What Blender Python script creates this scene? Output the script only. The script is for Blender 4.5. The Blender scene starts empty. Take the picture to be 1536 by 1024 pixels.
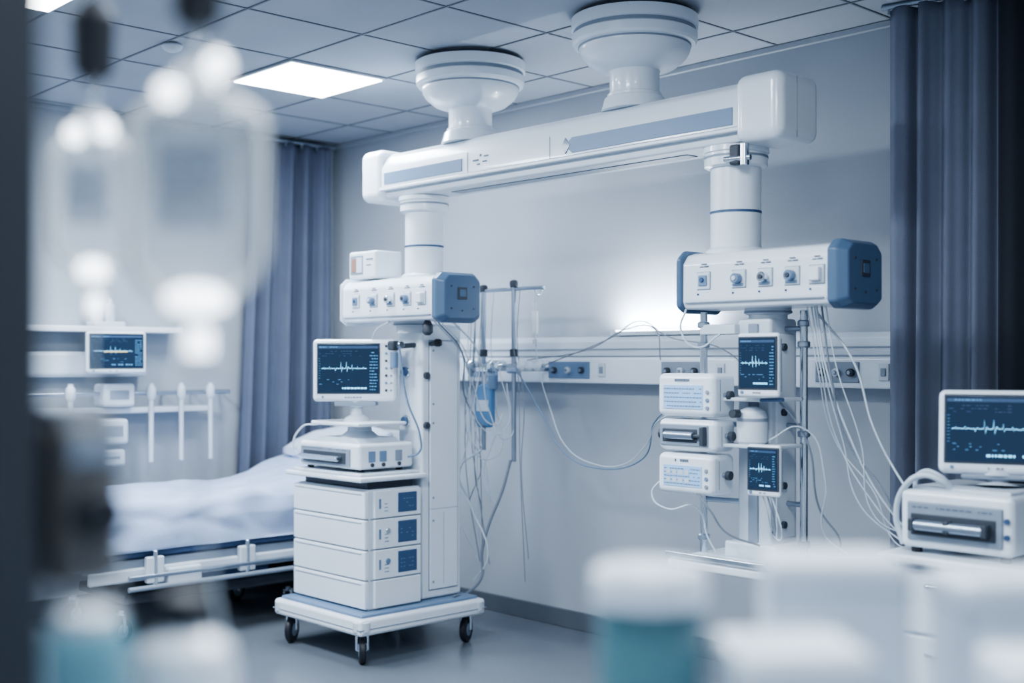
import bpy, bmesh, math, random
from mathutils import Vector, Matrix, noise
random.seed(4)
R=math.radians
scene=bpy.context.scene
# ---------------------------------------------------------------- materials
def mat(name,col,rough=0.45,metal=0.0,emis=None,es=0.0,alpha=1.0,var=0.06,nscale=6.0,bump=0.0,bscale=60,coat=0.0,trans=0.0,spec=0.5):
    m=bpy.data.materials.new(name); m.use_nodes=True
    nt=m.node_tree; b=nt.nodes['Principled BSDF']
    b.inputs['Roughness'].default_value=rough
    b.inputs['Metallic'].default_value=metal
    b.inputs['Coat Weight'].default_value=coat
    b.inputs['Transmission Weight'].default_value=trans
    b.inputs['Specular IOR Level'].default_value=spec
    b.inputs['Alpha'].default_value=alpha
    tc=nt.nodes.new('ShaderNodeTexCoord')
    n=nt.nodes.new('ShaderNodeTexNoise'); n.inputs['Scale'].default_value=nscale; n.inputs['Detail'].default_value=4
    nt.links.new(tc.outputs['Object'],n.inputs['Vector'])
    mx=nt.nodes.new('ShaderNodeMix'); mx.data_type='RGBA'
    mx.inputs[6].default_value=(col[0]*(1-var),col[1]*(1-var),col[2]*(1-var),1)
    mx.inputs[7].default_value=(min(1,col[0]*(1+var)),min(1,col[1]*(1+var)),min(1,col[2]*(1+var)),1)
    nt.links.new(n.outputs['Fac'],mx.inputs[0]); nt.links.new(mx.outputs[2],b.inputs['Base Color'])
    if emis:
        b.inputs['Emission Color'].default_value=(*emis,1); b.inputs['Emission Strength'].default_value=es
    if bump>0:
        n2=nt.nodes.new('ShaderNodeTexNoise'); n2.inputs['Scale'].default_value=bscale; n2.inputs['Detail'].default_value=6
        nt.links.new(tc.outputs['Object'],n2.inputs['Vector'])
        bp=nt.nodes.new('ShaderNodeBump'); bp.inputs['Strength'].default_value=bump; bp.inputs['Distance'].default_value=0.01
        nt.links.new(n2.outputs['Fac'],bp.inputs['Height']); nt.links.new(bp.outputs['Normal'],b.inputs['Normal'])
    return m
WHITE=mat('white_enamel',(.77,.83,.90),.28,coat=.3,var=.03)
OFFW=mat('offwhite_plastic',(.60,.66,.73),.4,var=.05)
GREYP=mat('grey_plastic',(.25,.30,.37),.45)
BLUE=mat('blue_plastic',(.085,.145,.24),.35,coat=.2)
STRIPE=mat('blue_stripe',(.165,.25,.38),.4)
DBLUE=mat('label_blue',(.05,.10,.20),.4)
LBLUE=mat('panel_lightblue',(.34,.53,.78),.3,emis=(.3,.55,.9),es=.12)
DARK=mat('dark_rubber',(.015,.018,.026),.5)
DGREY=mat('dark_grey',(.05,.06,.08),.5)
CHROME=mat('chrome',(.68,.74,.80),.16,metal=1.0,var=.02)
STEEL=mat('brushed_steel',(.36,.42,.50),.35,metal=.9)
SCREEN=mat('screen_glass',(.008,.018,.038),.12,emis=(.025,.075,.16),es=.20,var=.3,nscale=14)
CYAN=mat('trace_cyan',(.2,.6,.9),.5,emis=(.3,.68,.95),es=1.0)
DCYAN=mat('text_blue',(.1,.25,.42),.5,emis=(.12,.36,.65),es=.36)
AMBER=mat('readout_amber',(.6,.4,.1),.5,emis=(1,.6,.15),es=.5)
RED=mat('label_orange',(.36,.19,.15),.5)
TEXT=mat('print_grey',(.13,.17,.23),.6)
WALL=mat('wall_paint',(.395,.435,.49),.75,var=.05,nscale=1.6,bump=.08,bscale=120)
CEIL=mat('ceiling_tile',(.40,.44,.50),.85,var=.06,nscale=3,bump=.15,bscale=220)
GRID=mat('ceiling_grid_metal',(.17,.19,.225),.6)
FLOOR=mat('vinyl_floor',(.165,.19,.225),.25,var=.12,nscale=2.2,bump=.03,bscale=30,coat=.2)
BASE=mat('baseboard_vinyl',(.11,.13,.16),.5)
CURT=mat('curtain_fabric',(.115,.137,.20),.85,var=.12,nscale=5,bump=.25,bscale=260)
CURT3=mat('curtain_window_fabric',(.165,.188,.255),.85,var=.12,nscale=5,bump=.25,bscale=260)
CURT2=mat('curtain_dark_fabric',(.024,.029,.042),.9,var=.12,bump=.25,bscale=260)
SHEET=mat('bed_sheet',(.48,.58,.79),.8,var=.05,bump=.15,bscale=90)
MATT=mat('mattress_blue',(.06,.105,.21),.6)
PILL=mat('pillow_cotton',(.66,.74,.88),.8,bump=.1,bscale=60)
CABW=mat('cable_white',(.56,.63,.70),.4)
CABB=mat('cable_blue',(.17,.26,.39),.4)
CABG=mat('cable_grey',(.20,.235,.29),.4)
LAMP=mat('lamp_diffuser',(1,1,1),.5,emis=(.95,.975,1),es=9,var=0)
GLOW=mat('lamp_tube',(1,1,1),.5,emis=(.92,.96,1),es=5,var=0)
GLINT=mat('emissive_glint',(.9,.94,1),.2,emis=(.9,.95,1),es=2.4,var=0)  # self-glowing colour in place of bright highlights on the bags, no lamp
TEAL=mat('teal_liquid_bottle',(.085,.205,.24),.25,coat=.4)
TEALL=mat('pale_teal_bottle',(.17,.38,.45),.3,coat=.4)
BROWN=mat('pump_housing',(.14,.135,.135),.5)
POST=mat('door_frame_paint',(.040,.047,.060),.6)
BAG=mat('iv_bag_film',(.72,.78,.86),.10,alpha=.26,var=.25,nscale=14,coat=1)
BAGL=mat('iv_bag_label',(.34,.40,.48),.5,alpha=.38)
BAGE=mat('iv_bag_seam',(.9,.94,.98),.12,alpha=.9,coat=1)
FLUID=mat('blue_fluid',(.10,.24,.44),.2,coat=.5)
# ---------------------------------------------------------------- helpers
col=scene.collection
roots=[]
def G(name,loc=None,rz=0,rx=0):
    e=bpy.data.objects.new(name,None); e.empty_display_size=.1; col.objects.link(e)
    if loc is not None:
        e.location=loc; e.rotation_euler=(rx,0,rz)
    else: roots.append(e)
    return e
def fin(me,parent,name,m,smooth=True,sharp=35):
    o=bpy.data.objects.new(name,me); col.objects.link(o)
    if m: me.materials.append(m)
    if smooth:
        for p in me.polygons: p.use_smooth=True
        if sharp: me.set_sharp_from_angle(angle=R(sharp))
    if parent is not None: o.parent=parent
    return o
def bevmod(o,b,seg=3):
    if b>0:
        for p in o.data.polygons: p.use_smooth=True
        md=o.modifiers.new('bev','BEVEL'); md.width=b; md.segments=seg; md.limit_method='ANGLE'; md.angle_limit=R(25); md.harden_normals=True
def box(parent,name,a,b,m,bev=0.004,seg=3):
    me=bpy.data.meshes.new(name); bm=bmesh.new()
    vs=[bm.verts.new((x,y,z)) for x in (a[0],b[0]) for y in (a[1],b[1]) for z in (a[2],b[2])]
    for f in ((0,1,3,2),(4,6,7,5),(0,4,5,1),(2,3,7,6),(0,2,6,4),(1,5,7,3)): bm.faces.new([vs[i] for i in f])
    bmesh.ops.recalc_face_normals(bm,faces=bm.faces); bm.to_mesh(me); bm.free()
    o=fin(me,parent,name,m,smooth=False); 
    mn=min(abs(b[i]-a[i]) for i in range(3)); bevmod(o,min(bev,mn*.45),seg); return o
def prism(parent,name,pts,axis,a0,a1,m,bev=0.0,seg=3):
    me=bpy.data.meshes.new(name); bm=bmesh.new()
    def mk(p,a):
        if axis=='x': return (a,p[0],p[1])
        if axis=='y': return (p[0],a,p[1])
        return (p[0],p[1],a)
    A=[bm.verts.new(mk(p,a0)) for p in pts]; B=[bm.verts.new(mk(p,a1)) for p in pts]
    n=len(pts); bm.faces.new(A); bm.faces.new(B)
    for i in range(n): bm.faces.new((A[i],A[(i+1)%n],B[(i+1)%n],B[i]))
    bmesh.ops.recalc_face_normals(bm,faces=bm.faces); bm.to_mesh(me); bm.free()
    o=fin(me,parent,name,m,smooth=False); bevmod(o,bev,seg); return o
def lathe(parent,name,c,prof,m,seg=40,axis='z',sharp=35):
    me=bpy.data.meshes.new(name); bm=bmesh.new(); rings=[]
    for r,z in prof:
        ring=[]
        for i in range(seg):
            t=2*math.pi*i/seg; p=(r*math.cos(t),r*math.sin(t),z)
            if axis=='x': p=(p[2],p[0],p[1])
            if axis=='y': p=(p[0],p[2],p[1])
            ring.append(bm.verts.new((c[0]+p[0],c[1]+p[1],c[2]+p[2])))
        rings.append(ring)
    for a,b in zip(rings,rings[1:]):
        for i in range(seg): bm.faces.new((a[i],a[(i+1)%seg],b[(i+1)%seg],b[i]))
    bm.faces.new(rings[0]); bm.faces.new(rings[-1])
    bmesh.ops.recalc_face_normals(bm,faces=bm.faces); bm.to_mesh(me); bm.free()
    return fin(me,parent,name,m,sharp=sharp)
def cyl(parent,name,p0,p1,r,m,r2=None,seg=24):
    p0=Vector(p0);p1=Vector(p1); d=p1-p0; q=d.to_track_quat('Z','Y'); L=d.length
    if r2 is None: r2=r
    me=bpy.data.meshes.new(name); bm=bmesh.new(); bv=min(r,r2)*.12
    bv=min(bv,L*.2); rings=[]
    for rr,z in ((r-bv,0),(r,bv),(r2,L-bv),(r2-bv,L)):
        rings.append([bm.verts.new(p0+q@Vector((rr*math.cos(2*math.pi*i/seg),rr*math.sin(2*math.pi*i/seg),z))) for i in range(seg)])
    for a,b in zip(rings,rings[1:]):
        for i in range(seg): bm.faces.new((a[i],a[(i+1)%seg],b[(i+1)%seg],b[i]))
    bm.faces.new(rings[0]); bm.faces.new(rings[-1])
    bmesh.ops.recalc_face_normals(bm,faces=bm.faces); bm.to_mesh(me); bm.free()
    return fin(me,parent,name,m)
def tube(parent,name,pts,r,m,smooth=True,cyclic=False):
    cu=bpy.data.curves.new(name,'CURVE'); cu.dimensions='3D'; cu.bevel_depth=r; cu.bevel_resolution=3; cu.resolution_u=10; cu.use_fill_caps=True
    if smooth:
        s=cu.splines.new('BEZIER'); s.bezier_points.add(len(pts)-1)
        for bp,p in zip(s.bezier_points,pts): bp.co=p; bp.handle_left_type=bp.handle_right_type='AUTO'
    else:
        s=cu.splines.new('POLY'); s.points.add(len(pts)-1)
        for bp,p in zip(s.points,pts): bp.co=(*p,1)
    s.use_cyclic_u=cyclic
    o=bpy.data.objects.new(name,cu); col.objects.link(o); cu.materials.append(m)
    if parent is not None: o.parent=parent
    return o
def rects(parent,name,face,pos,L,m,th=.0015):
    me=bpy.data.meshes.new(name); bm=bmesh.new()
    for (a0,b0,a1,b1) in L:
        if face=='-y': lo=(a0,pos-th,b0); hi=(a1,pos+.001,b1)
        elif face=='+x': lo=(pos-.001,a0,b0); hi=(pos+th,a1,b1)
        else: lo=(a0,b0,pos-.001); hi=(a1,b1,pos+th)
        vs=[bm.verts.new((x,y,z)) for x in (lo[0],hi[0]) for y in (lo[1],hi[1]) for z in (lo[2],hi[2])]
        for f in ((0,1,3,2),(4,6,7,5),(0,4,5,1),(2,3,7,6),(0,2,6,4),(1,5,7,3)): bm.faces.new([vs[i] for i in f])
    bmesh.ops.recalc_face_normals(bm,faces=bm.faces); bm.to_mesh(me); bm.free()
    return fin(me,parent,name,m,smooth=False)
def textrows(x0,x1,z0,z1,rows,h=.35,fill=.8,wmax=.02):
    L=[]; dz=(z1-z0)/rows
    for i in range(rows):
        z=z0+i*dz+dz*.3; x=x0
        while x<x1-.003:
            w=random.uniform(wmax*.3,wmax); w=min(w,x1-x)
            if random.random()<fill: L.append((x,z,x+w,z+dz*h))
            x+=w+wmax*.25
    return L
def wave(x0,x1,zc,amp):
    pts=[];n=90
    for i in range(n+1):
        t=i/n; ph=(t*8)%1
        v=0
        if .40<ph<.47: v=1
        elif .47<=ph<.57: v=-.55
        elif .7<ph<.82: v=.22
        k=.18+.82*math.exp(-((t-.5)/.2)**2)
        pts.append((x0+(x1-x0)*t,zc+amp*v*k+random.uniform(-.04,.04)*amp))
    return pts

# ---------------------------------------------------------------- room
H=3.0
box(None,'floor',(-7.1,-1.6,-.1),(1.6,4.95,0),FLOOR,0)
box(None,'ceiling',(-7.1,-1.6,H),(1.6,4.95,H+.1),CEIL,0)
box(None,'wall_back',(-7.1,4.85,0),(1.6,4.95,H),WALL,0)
box(None,'wall_left',(-7.1,-1.6,0),(-7.0,4.85,H),WALL,0)
box(None,'baseboard_back',(-7.0,4.83,0),(1.6,4.85,.1),BASE,.005)
box(None,'baseboard_left',(-7.0,-1.6,0),(-6.98,4.83,.1),BASE,.005)
me=bpy.data.meshes.new('trim_1'); bm=bmesh.new()
def addb(bm,lo,hi):
    vs=[bm.verts.new((x,y,z)) for x in (lo[0],hi[0]) for y in (lo[1],hi[1]) for z in (lo[2],hi[2])]
    for f in ((0,1,3,2),(4,6,7,5),(0,4,5,1),(2,3,7,6),(0,2,6,4),(1,5,7,3)): bm.faces.new([vs[i] for i in f])
gx=[-5.1+.6*k for k in range(-3,12)]; gy=[3.28+.6*k for k in range(-8,3)]
for x in gx:
    if -7<x<1.6: addb(bm,(x-.0045,-1.6,H-.004),(x+.0045,4.85,H+.002))
for y in gy:
    if y<4.85 and y>-1.6: addb(bm,(-7.0,y-.0045,H-.0045),(1.6,y+.0045,H+.002))
bmesh.ops.recalc_face_normals(bm,faces=bm.faces); bm.to_mesh(me); bm.free()
fin(me,None,'trim_1',GRID,smooth=False)
box(None,'trim_2',(-7.0,4.825,H-.03),(1.6,4.85,H-.002),WALL,.004)
box(None,'trim_3',(-7.0,-1.6,H-.03),(-6.975,4.825,H-.002),WALL,.004)

def area(name,loc,sx,sy,power,colr=(.83,.92,1),rot=(0,0,0)):
    l=bpy.data.lights.new(name,'AREA'); l.shape='RECTANGLE'; l.size=sx; l.size_y=sy; l.energy=power; l.color=colr
    o=bpy.data.objects.new(name,l); col.objects.link(o); o.location=loc; o.rotation_euler=rot; return o
def panel(x0,y0,power):
    g=G('ceiling_light_panel')
    box(g,'frame',(x0+.005,y0+.005,H-.014),(x0+.595,y0+.595,H-.004),OFFW,.003)
    box(g,'diffuser',(x0+.02,y0+.02,H-.02),(x0+.58,y0+.58,H-.012),LAMP,.002)
    a=area('panel_lamp',(x0+.3,y0+.3,H-.03),.56,.56,power); a.parent=g
panel(-5.7,3.28,28)
panel(-5.1,1.48,30)
panel(-3.3,1.48,38)  # unseen panels from here down, added for soft fill
panel(-1.5,1.48,22)
panel(-3.3,-.32,26)
panel(-6.3,1.48,36)  # unseen, added to brighten the left wall
panel(-.9,.28,14)  # unseen, added to light the foreground bags and containers
g=G('smoke_detector'); lathe(g,'body',(-5.25,2.72,H),[(.045,-.006),(.05,-.015),(.04,-.03),(.02,-.04)],OFFW,28)

# ---------------------------------------------------------------- curtains
def curtain(name,p0,p1,z0,z1,m,amp=.045,period=.12,seed=1,flare=0):
    rnd=random.Random(seed); g=G(name)
    p0=Vector((*p0,0));p1=Vector((*p1,0)); d=(p1-p0); L=d.length; d.normalize(); nrm=Vector((d.y,-d.x,0))
    ph=[rnd.uniform(0,6) for _ in range(6)]
    me=bpy.data.meshes.new('fabric'); bm=bmesh.new(); nu=int(L/.007); nv=50; rows=[]
    for j in range(nv+1):
        tz=j/nv; row=[]
        for i in range(nu+1):
            s=i/nu
            x=s*L
            wob=.25*math.sin(x*9+ph[0])+.2*math.sin(x*17+ph[1])
            a=amp*(.55+.45*tz)*(1+.35*math.sin(x*23+ph[2]))
            off=a*math.sin(2*math.pi*x/period+3*wob+.5*math.sin(tz*2+ph[3]))+a*.3*math.sin(2*math.pi*x/period*2.1+ph[4]+tz)
            xs=x+(s-1)*flare*tz
            p=p0+d*xs+nrm*off; row.append(bm.verts.new((p.x,p.y,z1+(z0-z1)*tz)))
        rows.append(row)
    for a,b in zip(rows,rows[1:]):
        for i in range(nu): bm.faces.new((a[i],a[i+1],b[i+1],b[i]))
    bm.to_mesh(me); bm.free(); o=fin(me,g,'fabric',m,sharp=None)
    sd=o.modifiers.new('s','SOLIDIFY'); sd.thickness=.003
    r0=p0-d*.03; r1=p1+d*.03
    cyl(g,'rail',(r0.x,r0.y,z1+.012),(r1.x,r1.y,z1+.012),.012,STEEL)
    n=int(L/.12)
    for i in range(n+1):
        q=p0+d*(L*i/n); cyl(g,'runner',(q.x,q.y,z1-.02),(q.x,q.y,z1+.02),.006,GREYP)
    return g
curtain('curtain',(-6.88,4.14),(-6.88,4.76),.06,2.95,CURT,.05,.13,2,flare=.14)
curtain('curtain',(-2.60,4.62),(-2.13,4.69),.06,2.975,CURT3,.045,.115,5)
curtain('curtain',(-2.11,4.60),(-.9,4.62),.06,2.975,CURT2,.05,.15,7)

# ---------------------------------------------------------------- ceiling pendant
g=G('medical_supply_pendant')
PY=3.95
prof=[(.235,0),(.235,-.022),(.275,-.024),(.275,-.070),(.262,-.076),(.262,-.090),(.272,-.096),(.270,-.128),(.262,-.140),(.242,-.144),(.242,-.154),(.238,-.172),(.222,-.198),(.18,-.232),(.135,-.248),(.112,-.252),(.108,-.262),(.108,-.345),(.118,-.35),(.118,-.362),(.13,-.368),(.145,-.42)]
for mx in (-4.51,-3.43):
    lathe(g,'ceiling_mount',(mx,PY,H-.001),prof,WHITE,56,sharp=28)
    lathe(g,'mount_groove',(mx,PY,H-.077),[(.265,0),(.265,-.013)],GREYP,56)
    lathe(g,'mount_groove_low',(mx,PY,H-.144),[(.2445,0),(.2445,-.008)],GREYP,56)
    lathe(g,'mount_top_groove',(mx,PY,H-.006),[(.25,0),(.25,-.016)],DGREY,56)
sec=[(3.80,2.385),(3.80,2.50),(3.825,2.555),(3.87,2.585),(4.02,2.585),(4.05,2.56),(4.06,2.50),(4.06,2.385)]
prism(g,'beam_body',sec,'x',-5.1,-2.72,WHITE,.012)
box(g,'beam_underside',(-5.05,3.825,2.345),(-2.75,4.035,2.392),OFFW,.01)
box(g,'beam_track_slot',(-4.6,3.90,2.341),(-3.1,3.97,2.35),GREYP,.003)
box(g,'beam_lower_lip',(-5.08,3.790,2.383),(-2.74,3.82,2.398),WHITE,.004)
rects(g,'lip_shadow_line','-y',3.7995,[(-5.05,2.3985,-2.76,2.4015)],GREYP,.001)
box(g,'beam_end_right',(-2.79,3.785,2.335),(-2.575,4.065,2.595),WHITE,.045,6)
box(g,'beam_end_left',(-5.22,3.785,2.335),(-5.03,4.065,2.605),WHITE,.045,6)
prism(g,'stripe_right',[(-3.70,2.447),(-3.66,2.41),(-2.80,2.41),(-2.80,2.478),(-3.66,2.478)],'y',3.796,3.803,STRIPE,.001)
prism(g,'stripe_left',[(-5.02,2.415),(-4.40,2.415),(-4.40,2.475),(-5.02,2.475)],'y',3.796,3.803,STRIPE,.001)
prism(g,'stripe_tip',[(-3.72,2.445),(-3.70,2.41),(-3.67,2.445),(-3.70,2.48)],'y',3.795,3.802,BLUE,0)
rects(g,'beam_print','-y',3.799,[(-4.32,2.45,-4.28,2.458),(-4.27,2.47,-4.26,2.48),(-4.25,2.44,-4.22,2.447),(-4.24,2.465,-4.21,2.472),(-4.29,2.43,-4.27,2.437)],TEXT)
rects(g,'seam','-y',3.799,[(-3.80,2.40,-3.798,2.50),(-4.36,2.40,-4.358,2.50)],GREYP,.0012)
rects(g,'endcap_seam','+x',-2.5755,[(3.90,2.345,3.902,2.58)],GREYP,.0006)
def head(cx,x0,x1,socks,leftblue,tx):
    lathe(g,'drop_tube',(cx,3.93,0),[(.10,1.90),(.10,2.078),(.1015,2.079),(.1015,2.093),(.10,2.094),(.10,2.30)],WHITE,48)
    lathe(g,'tube_ring',(cx,3.93,0),[(.1025,2.081),(.1025,2.091)],DBLUE,48)
    lathe(g,'tube_collar',(cx,3.93,0),[(.112,2.262),(.125,2.268),(.125,2.318),(.132,2.322),(.132,2.342)],WHITE,48)
    lathe(g,'tube_brake_ring',(cx,3.93,0),[(.128,2.30),(.128,2.308)],GREYP,48)
    lathe(g,'tube_foot',(cx,3.93,0),[(.118,1.905),(.118,1.935),(.104,1.945)],WHITE,48)
    s=[(3.765,1.70),(3.75,1.73),(3.752,1.88),(3.78,1.915),(3.82,1.925),(3.97,1.925),(4.01,1.90),(4.02,1.72),(4.0,1.70)]
    a0=x0+.04 if leftblue else x0; a1=x1-.07
    prism(g,'service_head_body',s,'x',a0,a1,WHITE,.012)
    box(g,'head_lip',(a0+.02,3.746,1.722),(a1-.02,3.76,1.728),GREYP,.002)
    def cap(xa,xb,m,sgn):
        me=bpy.data.meshes.new('end_cap'); bm=bmesh.new()
        sec=[(3.74,1.71),(3.74,1.90),(3.78,1.935),(3.985,1.935),(4.025,1.90),(4.025,1.71),(3.985,1.685),(3.78,1.685)]
        cy,cz=3.8825,1.81; rings=[]
        for t,k in ((0,1.0),(.5,1.0),(1,.80)):
            x=xa+(xb-xa)*t
            rings.append([bm.verts.new((x,cy+(p[0]-cy)*k,cz+(p[1]-cz)*(k if k==1 else .86))) for p in sec])
        for a,b in zip(rings,rings[1:]):
            for i in range(8): bm.faces.new((a[i],a[(i+1)%8],b[(i+1)%8],b[i]))
        bm.faces.new(rings[0]); bm.faces.new(rings[-1]); bmesh.ops.recalc_face_normals(bm,faces=bm.faces)
        bm.to_mesh(me); bm.free(); o=fin(me,g,'end_cap',m,smooth=False); bevmod(o,.008)
    cap(a1-.003,x1,BLUE,1)
    cap(a0+.003,x0 if leftblue else x0-.01,BLUE if leftblue else WHITE,-1)
    box(g,'end_port',(x1-.004,3.85,1.80),(x1+.004,3.91,1.86),DGREY,.003)
    box(g,'end_port_cover',(x1,3.86,1.812),(x1+.006,3.90,1.848),BLUE,.002)
    for yy,zz in ((3.81,1.865),(3.955,1.865),(3.81,1.755),(3.955,1.755),(3.88,1.745)):
        cyl(g,'screw',(x1-.003,yy,zz),(x1+.003,yy,zz),.005,DGREY,seg=12)
    for i,sx in enumerate(socks):
        box(g,'socket_plate',(sx-.031,3.743,1.775),(sx+.031,3.755,1.842),OFFW,.006)
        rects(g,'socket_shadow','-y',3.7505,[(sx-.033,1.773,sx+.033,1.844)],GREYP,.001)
        if i%5==0: 
            box(g,'socket_body',(sx-.02,3.737,1.788),(sx+.02,3.746,1.83),STRIPE,.004); cyl(g,'socket_pin',(sx,3.73,1.812),(sx,3.745,1.812),.009,DBLUE,seg=16)
        elif i%5==4:
            box(g,'socket_body',(sx-.022,3.722,1.785),(sx+.022,3.746,1.835),WHITE,.006)
        else:
            cyl(g,'gas_coupler',(sx,3.715,1.81),(sx,3.746,1.81),.019,CHROME if i%2==0 else STRIPE,seg=24)
            cyl(g,'coupler_pin',(sx,3.71,1.81),(sx,3.72,1.81),.009,OFFW if i==1 else DGREY,seg=16)
            box(g,'coupler_tag',(sx-.024,3.738,1.782),(sx+.024,3.745,1.792),STRIPE,.002)
        rects(g,'socket_print','-y',3.7505,[(sx-.02,1.862,sx-.003,1.866),(sx+.002,1.862,sx+.022,1.867),(sx-.012,1.872,sx+.012,1.876)],TEXT)
        cyl(g,'lens',(sx-.028,3.746,1.757),(sx-.028,3.751,1.757),.004,DBLUE,seg=10)
    lathe(g,'lower_swivel',(tx,3.92,0),[(.09,1.705),(.09,1.68),(.075,1.675),(.075,1.64)],OFFW,36)
    lathe(g,'lower_swivel_ring',(tx,3.92,0),[(.093,1.69),(.093,1.682)],GREYP,36)
head(-4.85,-5.33,-4.49,(-5.2,-5.045,-4.90,-4.765,-4.648),False,-4.95)
head(-2.88,-3.05,-2.275,(-2.90,-2.733,-2.613,-2.496,-2.392),True,-2.72)
box(g,'brake_block',(-2.82,3.80,2.255),(-2.775,3.84,2.335),DGREY,.01)
cyl(g,'brake_knob',(-2.755,3.815,2.25),(-2.755,3.815,2.335),.018,CHROME)
cyl(g,'brake_knob_side',(-2.84,3.80,2.28),(-2.73,3.82,2.28),.012,CHROME)
# right tower (hangs from head)
box(g,'tower_right',(-2.80,3.83,.74),(-2.645,4.01,1.66),OFFW,.015)
box(g,'tower_right_channel',(-2.745,3.822,.80),(-2.70,3.834,1.64),GREYP,.004)
box(g,'tower_right_side_panel',(-2.648,3.86,.82),(-2.638,3.98,1.6),WHITE,.004)
for zz in (.87,1.02,1.3,1.55): cyl(g,'tower_knob',(-2.64,3.90,zz),(-2.625,3.90,zz),.014,DGREY,seg=16)
box(g,'tower_foot_block',(-2.84,3.80,.735),(-2.60,4.04,.80),OFFW,.01)
box(g,'tower_tray',(-2.98,3.62,.70),(-2.48,4.12,.738),WHITE,.012)
box(g,'tower_tray_rail',(-2.98,3.61,.745),(-2.50,3.625,.765),CHROME,.004)
for xx,yy in ((-2.955,3.82),(-2.565,3.93)):
    cyl(g,'equipment_pole',(xx,yy,.73),(xx,yy,1.69),.015,CHROME)
    for zz in (.80,1.22,1.56,1.64):
        lathe(g,'pole_clamp',(xx,yy,zz),[(.02,-.012),(.024,-.008),(.024,.008),(.02,.012)],STEEL,20)
for zz in (.95,1.25,1.62):
    cyl(g,'pole_bracket_left',(-2.955,3.83,zz),(-2.79,3.86,zz),.011,STEEL)
    cyl(g,'pole_bracket_right',(-2.65,3.93,zz),(-2.565,3.93,zz),.010,STEEL)
box(g,'bracket_top',(-2.96,3.80,1.60),(-2.79,3.86,1.64),OFFW,.006)
for zz in (1.345,1.17):
    box(g,'side_shelf',(-2.78,3.70,zz),(-2.55,3.90,zz+.014),OFFW,.005)
lathe(g,'vacuum_canister',(-2.68,3.76,1.184),[(.05,0),(.058,.01),(.058,.10),(.048,.125),(.02,.14)],OFFW,32)
lathe(g,'canister_band',(-2.68,3.76,1.27),[(.0592,0),(.0592,.012)],GREYP,32)
cyl(g,'vacuum_knob',(-2.70,3.70,1.30),(-2.70,3.66,1.30),.016,DGREY)
cyl(g,'blue_lever',(-2.60,3.70,1.352),(-2.50,3.70,1.356),.007,DBLUE)
# tower left
box(g,'tower_left',(-5.07,3.93,.252),(-4.87,4.20,1.69),WHITE,.015)
box(g,'tower_left_panel',(-4.872,3.98,.30),(-4.862,4.17,1.60),WHITE,.006)
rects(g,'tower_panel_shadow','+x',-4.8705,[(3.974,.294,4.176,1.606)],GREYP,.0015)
rects(g,'tower_panel_seams','+x',-4.8625,[(3.98,.72,4.17,.7225),(4.07,.32,4.072,.70)],GREYP,.001)
for zz in (.34,.66,.78,1.17,1.27,1.55): cyl(g,'panel_screw',(-4.864,4.0,zz),(-4.858,4.0,zz),.006,GREYP,seg=12)
for zz in (1.44,1.18):
    cyl(g,'tower_dial',(-4.99,3.935,zz),(-4.99,3.90,zz),.024,DBLUE); cyl(g,'tower_dial_rim',(-4.99,3.935,zz),(-4.99,3.915,zz),.03,CHROME)
    cyl(g,'tower_side_dial',(-4.87,3.955,zz-.02),(-4.85,3.955,zz-.02),.018,DGREY,seg=18)
cyl(g,'clamp_arm',(-4.93,3.95,1.58),(-4.93,3.80,1.57),.014,DGREY)
box(g,'clamp_block',(-4.96,3.77,1.55),(-4.91,3.82,1.60),DGREY,.012)
cyl(g,'flow_tube',(-4.935,3.80,1.46),(-4.935,3.80,1.54),.022,STRIPE)
cyl(g,'clamp_knob',(-4.90,3.80,1.575),(-4.86,3.79,1.58),.017,CHROME)
cyl(g,'side_clamp',(-4.87,3.99,1.585),(-4.80,3.98,1.59),.014,DGREY)
lathe(g,'side_clamp_knob',(-4.80,3.98,1.59),[(.012,-.02),(.022,-.012),(.022,.012),(.012,.02)],DARK,18)
lathe(g,'hook_knob',(-4.70,3.83,1.655),[(.012,-.03),(.028,-.015),(.028,.02),(.014,.045)],DGREY,20)

g=G('alarm_module')
box(g,'housing',(-5.31,3.78,1.930),(-5.07,3.96,2.078),WHITE,.014,4)
rects(g,'display_frame','-y',3.78,[(-5.29,1.955,-5.18,2.055)],GREYP,.002)
rects(g,'display','-y',3.778,[(-5.275,1.97,-5.24,2.04)],RED,.002)
rects(g,'display_b','-y',3.778,[(-5.235,1.965,-5.185,2.045)],OFFW,.002)
rects(g,'print','-y',3.7795,[(-5.15,2.03,-5.09,2.036),(-5.15,2.0,-5.11,2.005)],TEXT)

# ---------------------------------------------------------------- trolley
def caster(g,x,y,r=.058,ang=0):
    c=math.cos(ang);s=math.sin(ang)
    w=Vector((c,s,0))*.016
    p=Vector((x,y,r))
    cyl(g,'caster_tyre',p-w,p+w,r,DARK,seg=32)
    cyl(g,'caster_hub',p-w*1.15,p+w*1.15,r*.55,STEEL,seg=24)
    cyl(g,'caster_axle',p-w*1.7,p+w*1.7,.008,CHROME,seg=12)
    for sg in (-1,1):
        a=p+w*1.55*sg
        cyl(g,'caster_fork',a,a+Vector((0,0,r*1.25)),.010,CHROME,seg=12)
    cyl(g,'caster_yoke',p-w*1.8+Vector((0,0,r*1.2)),p+w*1.8+Vector((0,0,r*1.2)),.014,CHROME,seg=16)
    cyl(g,'caster_stem',p+Vector((0,0,r*1.1)),(x,y,.175),.014,STEEL,seg=16)
g=G('equipment_trolley')
box(g,'platform',(-5.53,3.45,.15),(-4.75,4.27,.235),WHITE,.02,5)
box(g,'platform_top',(-5.50,3.48,.232),(-4.78,4.24,.250),STRIPE,.012)
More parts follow.
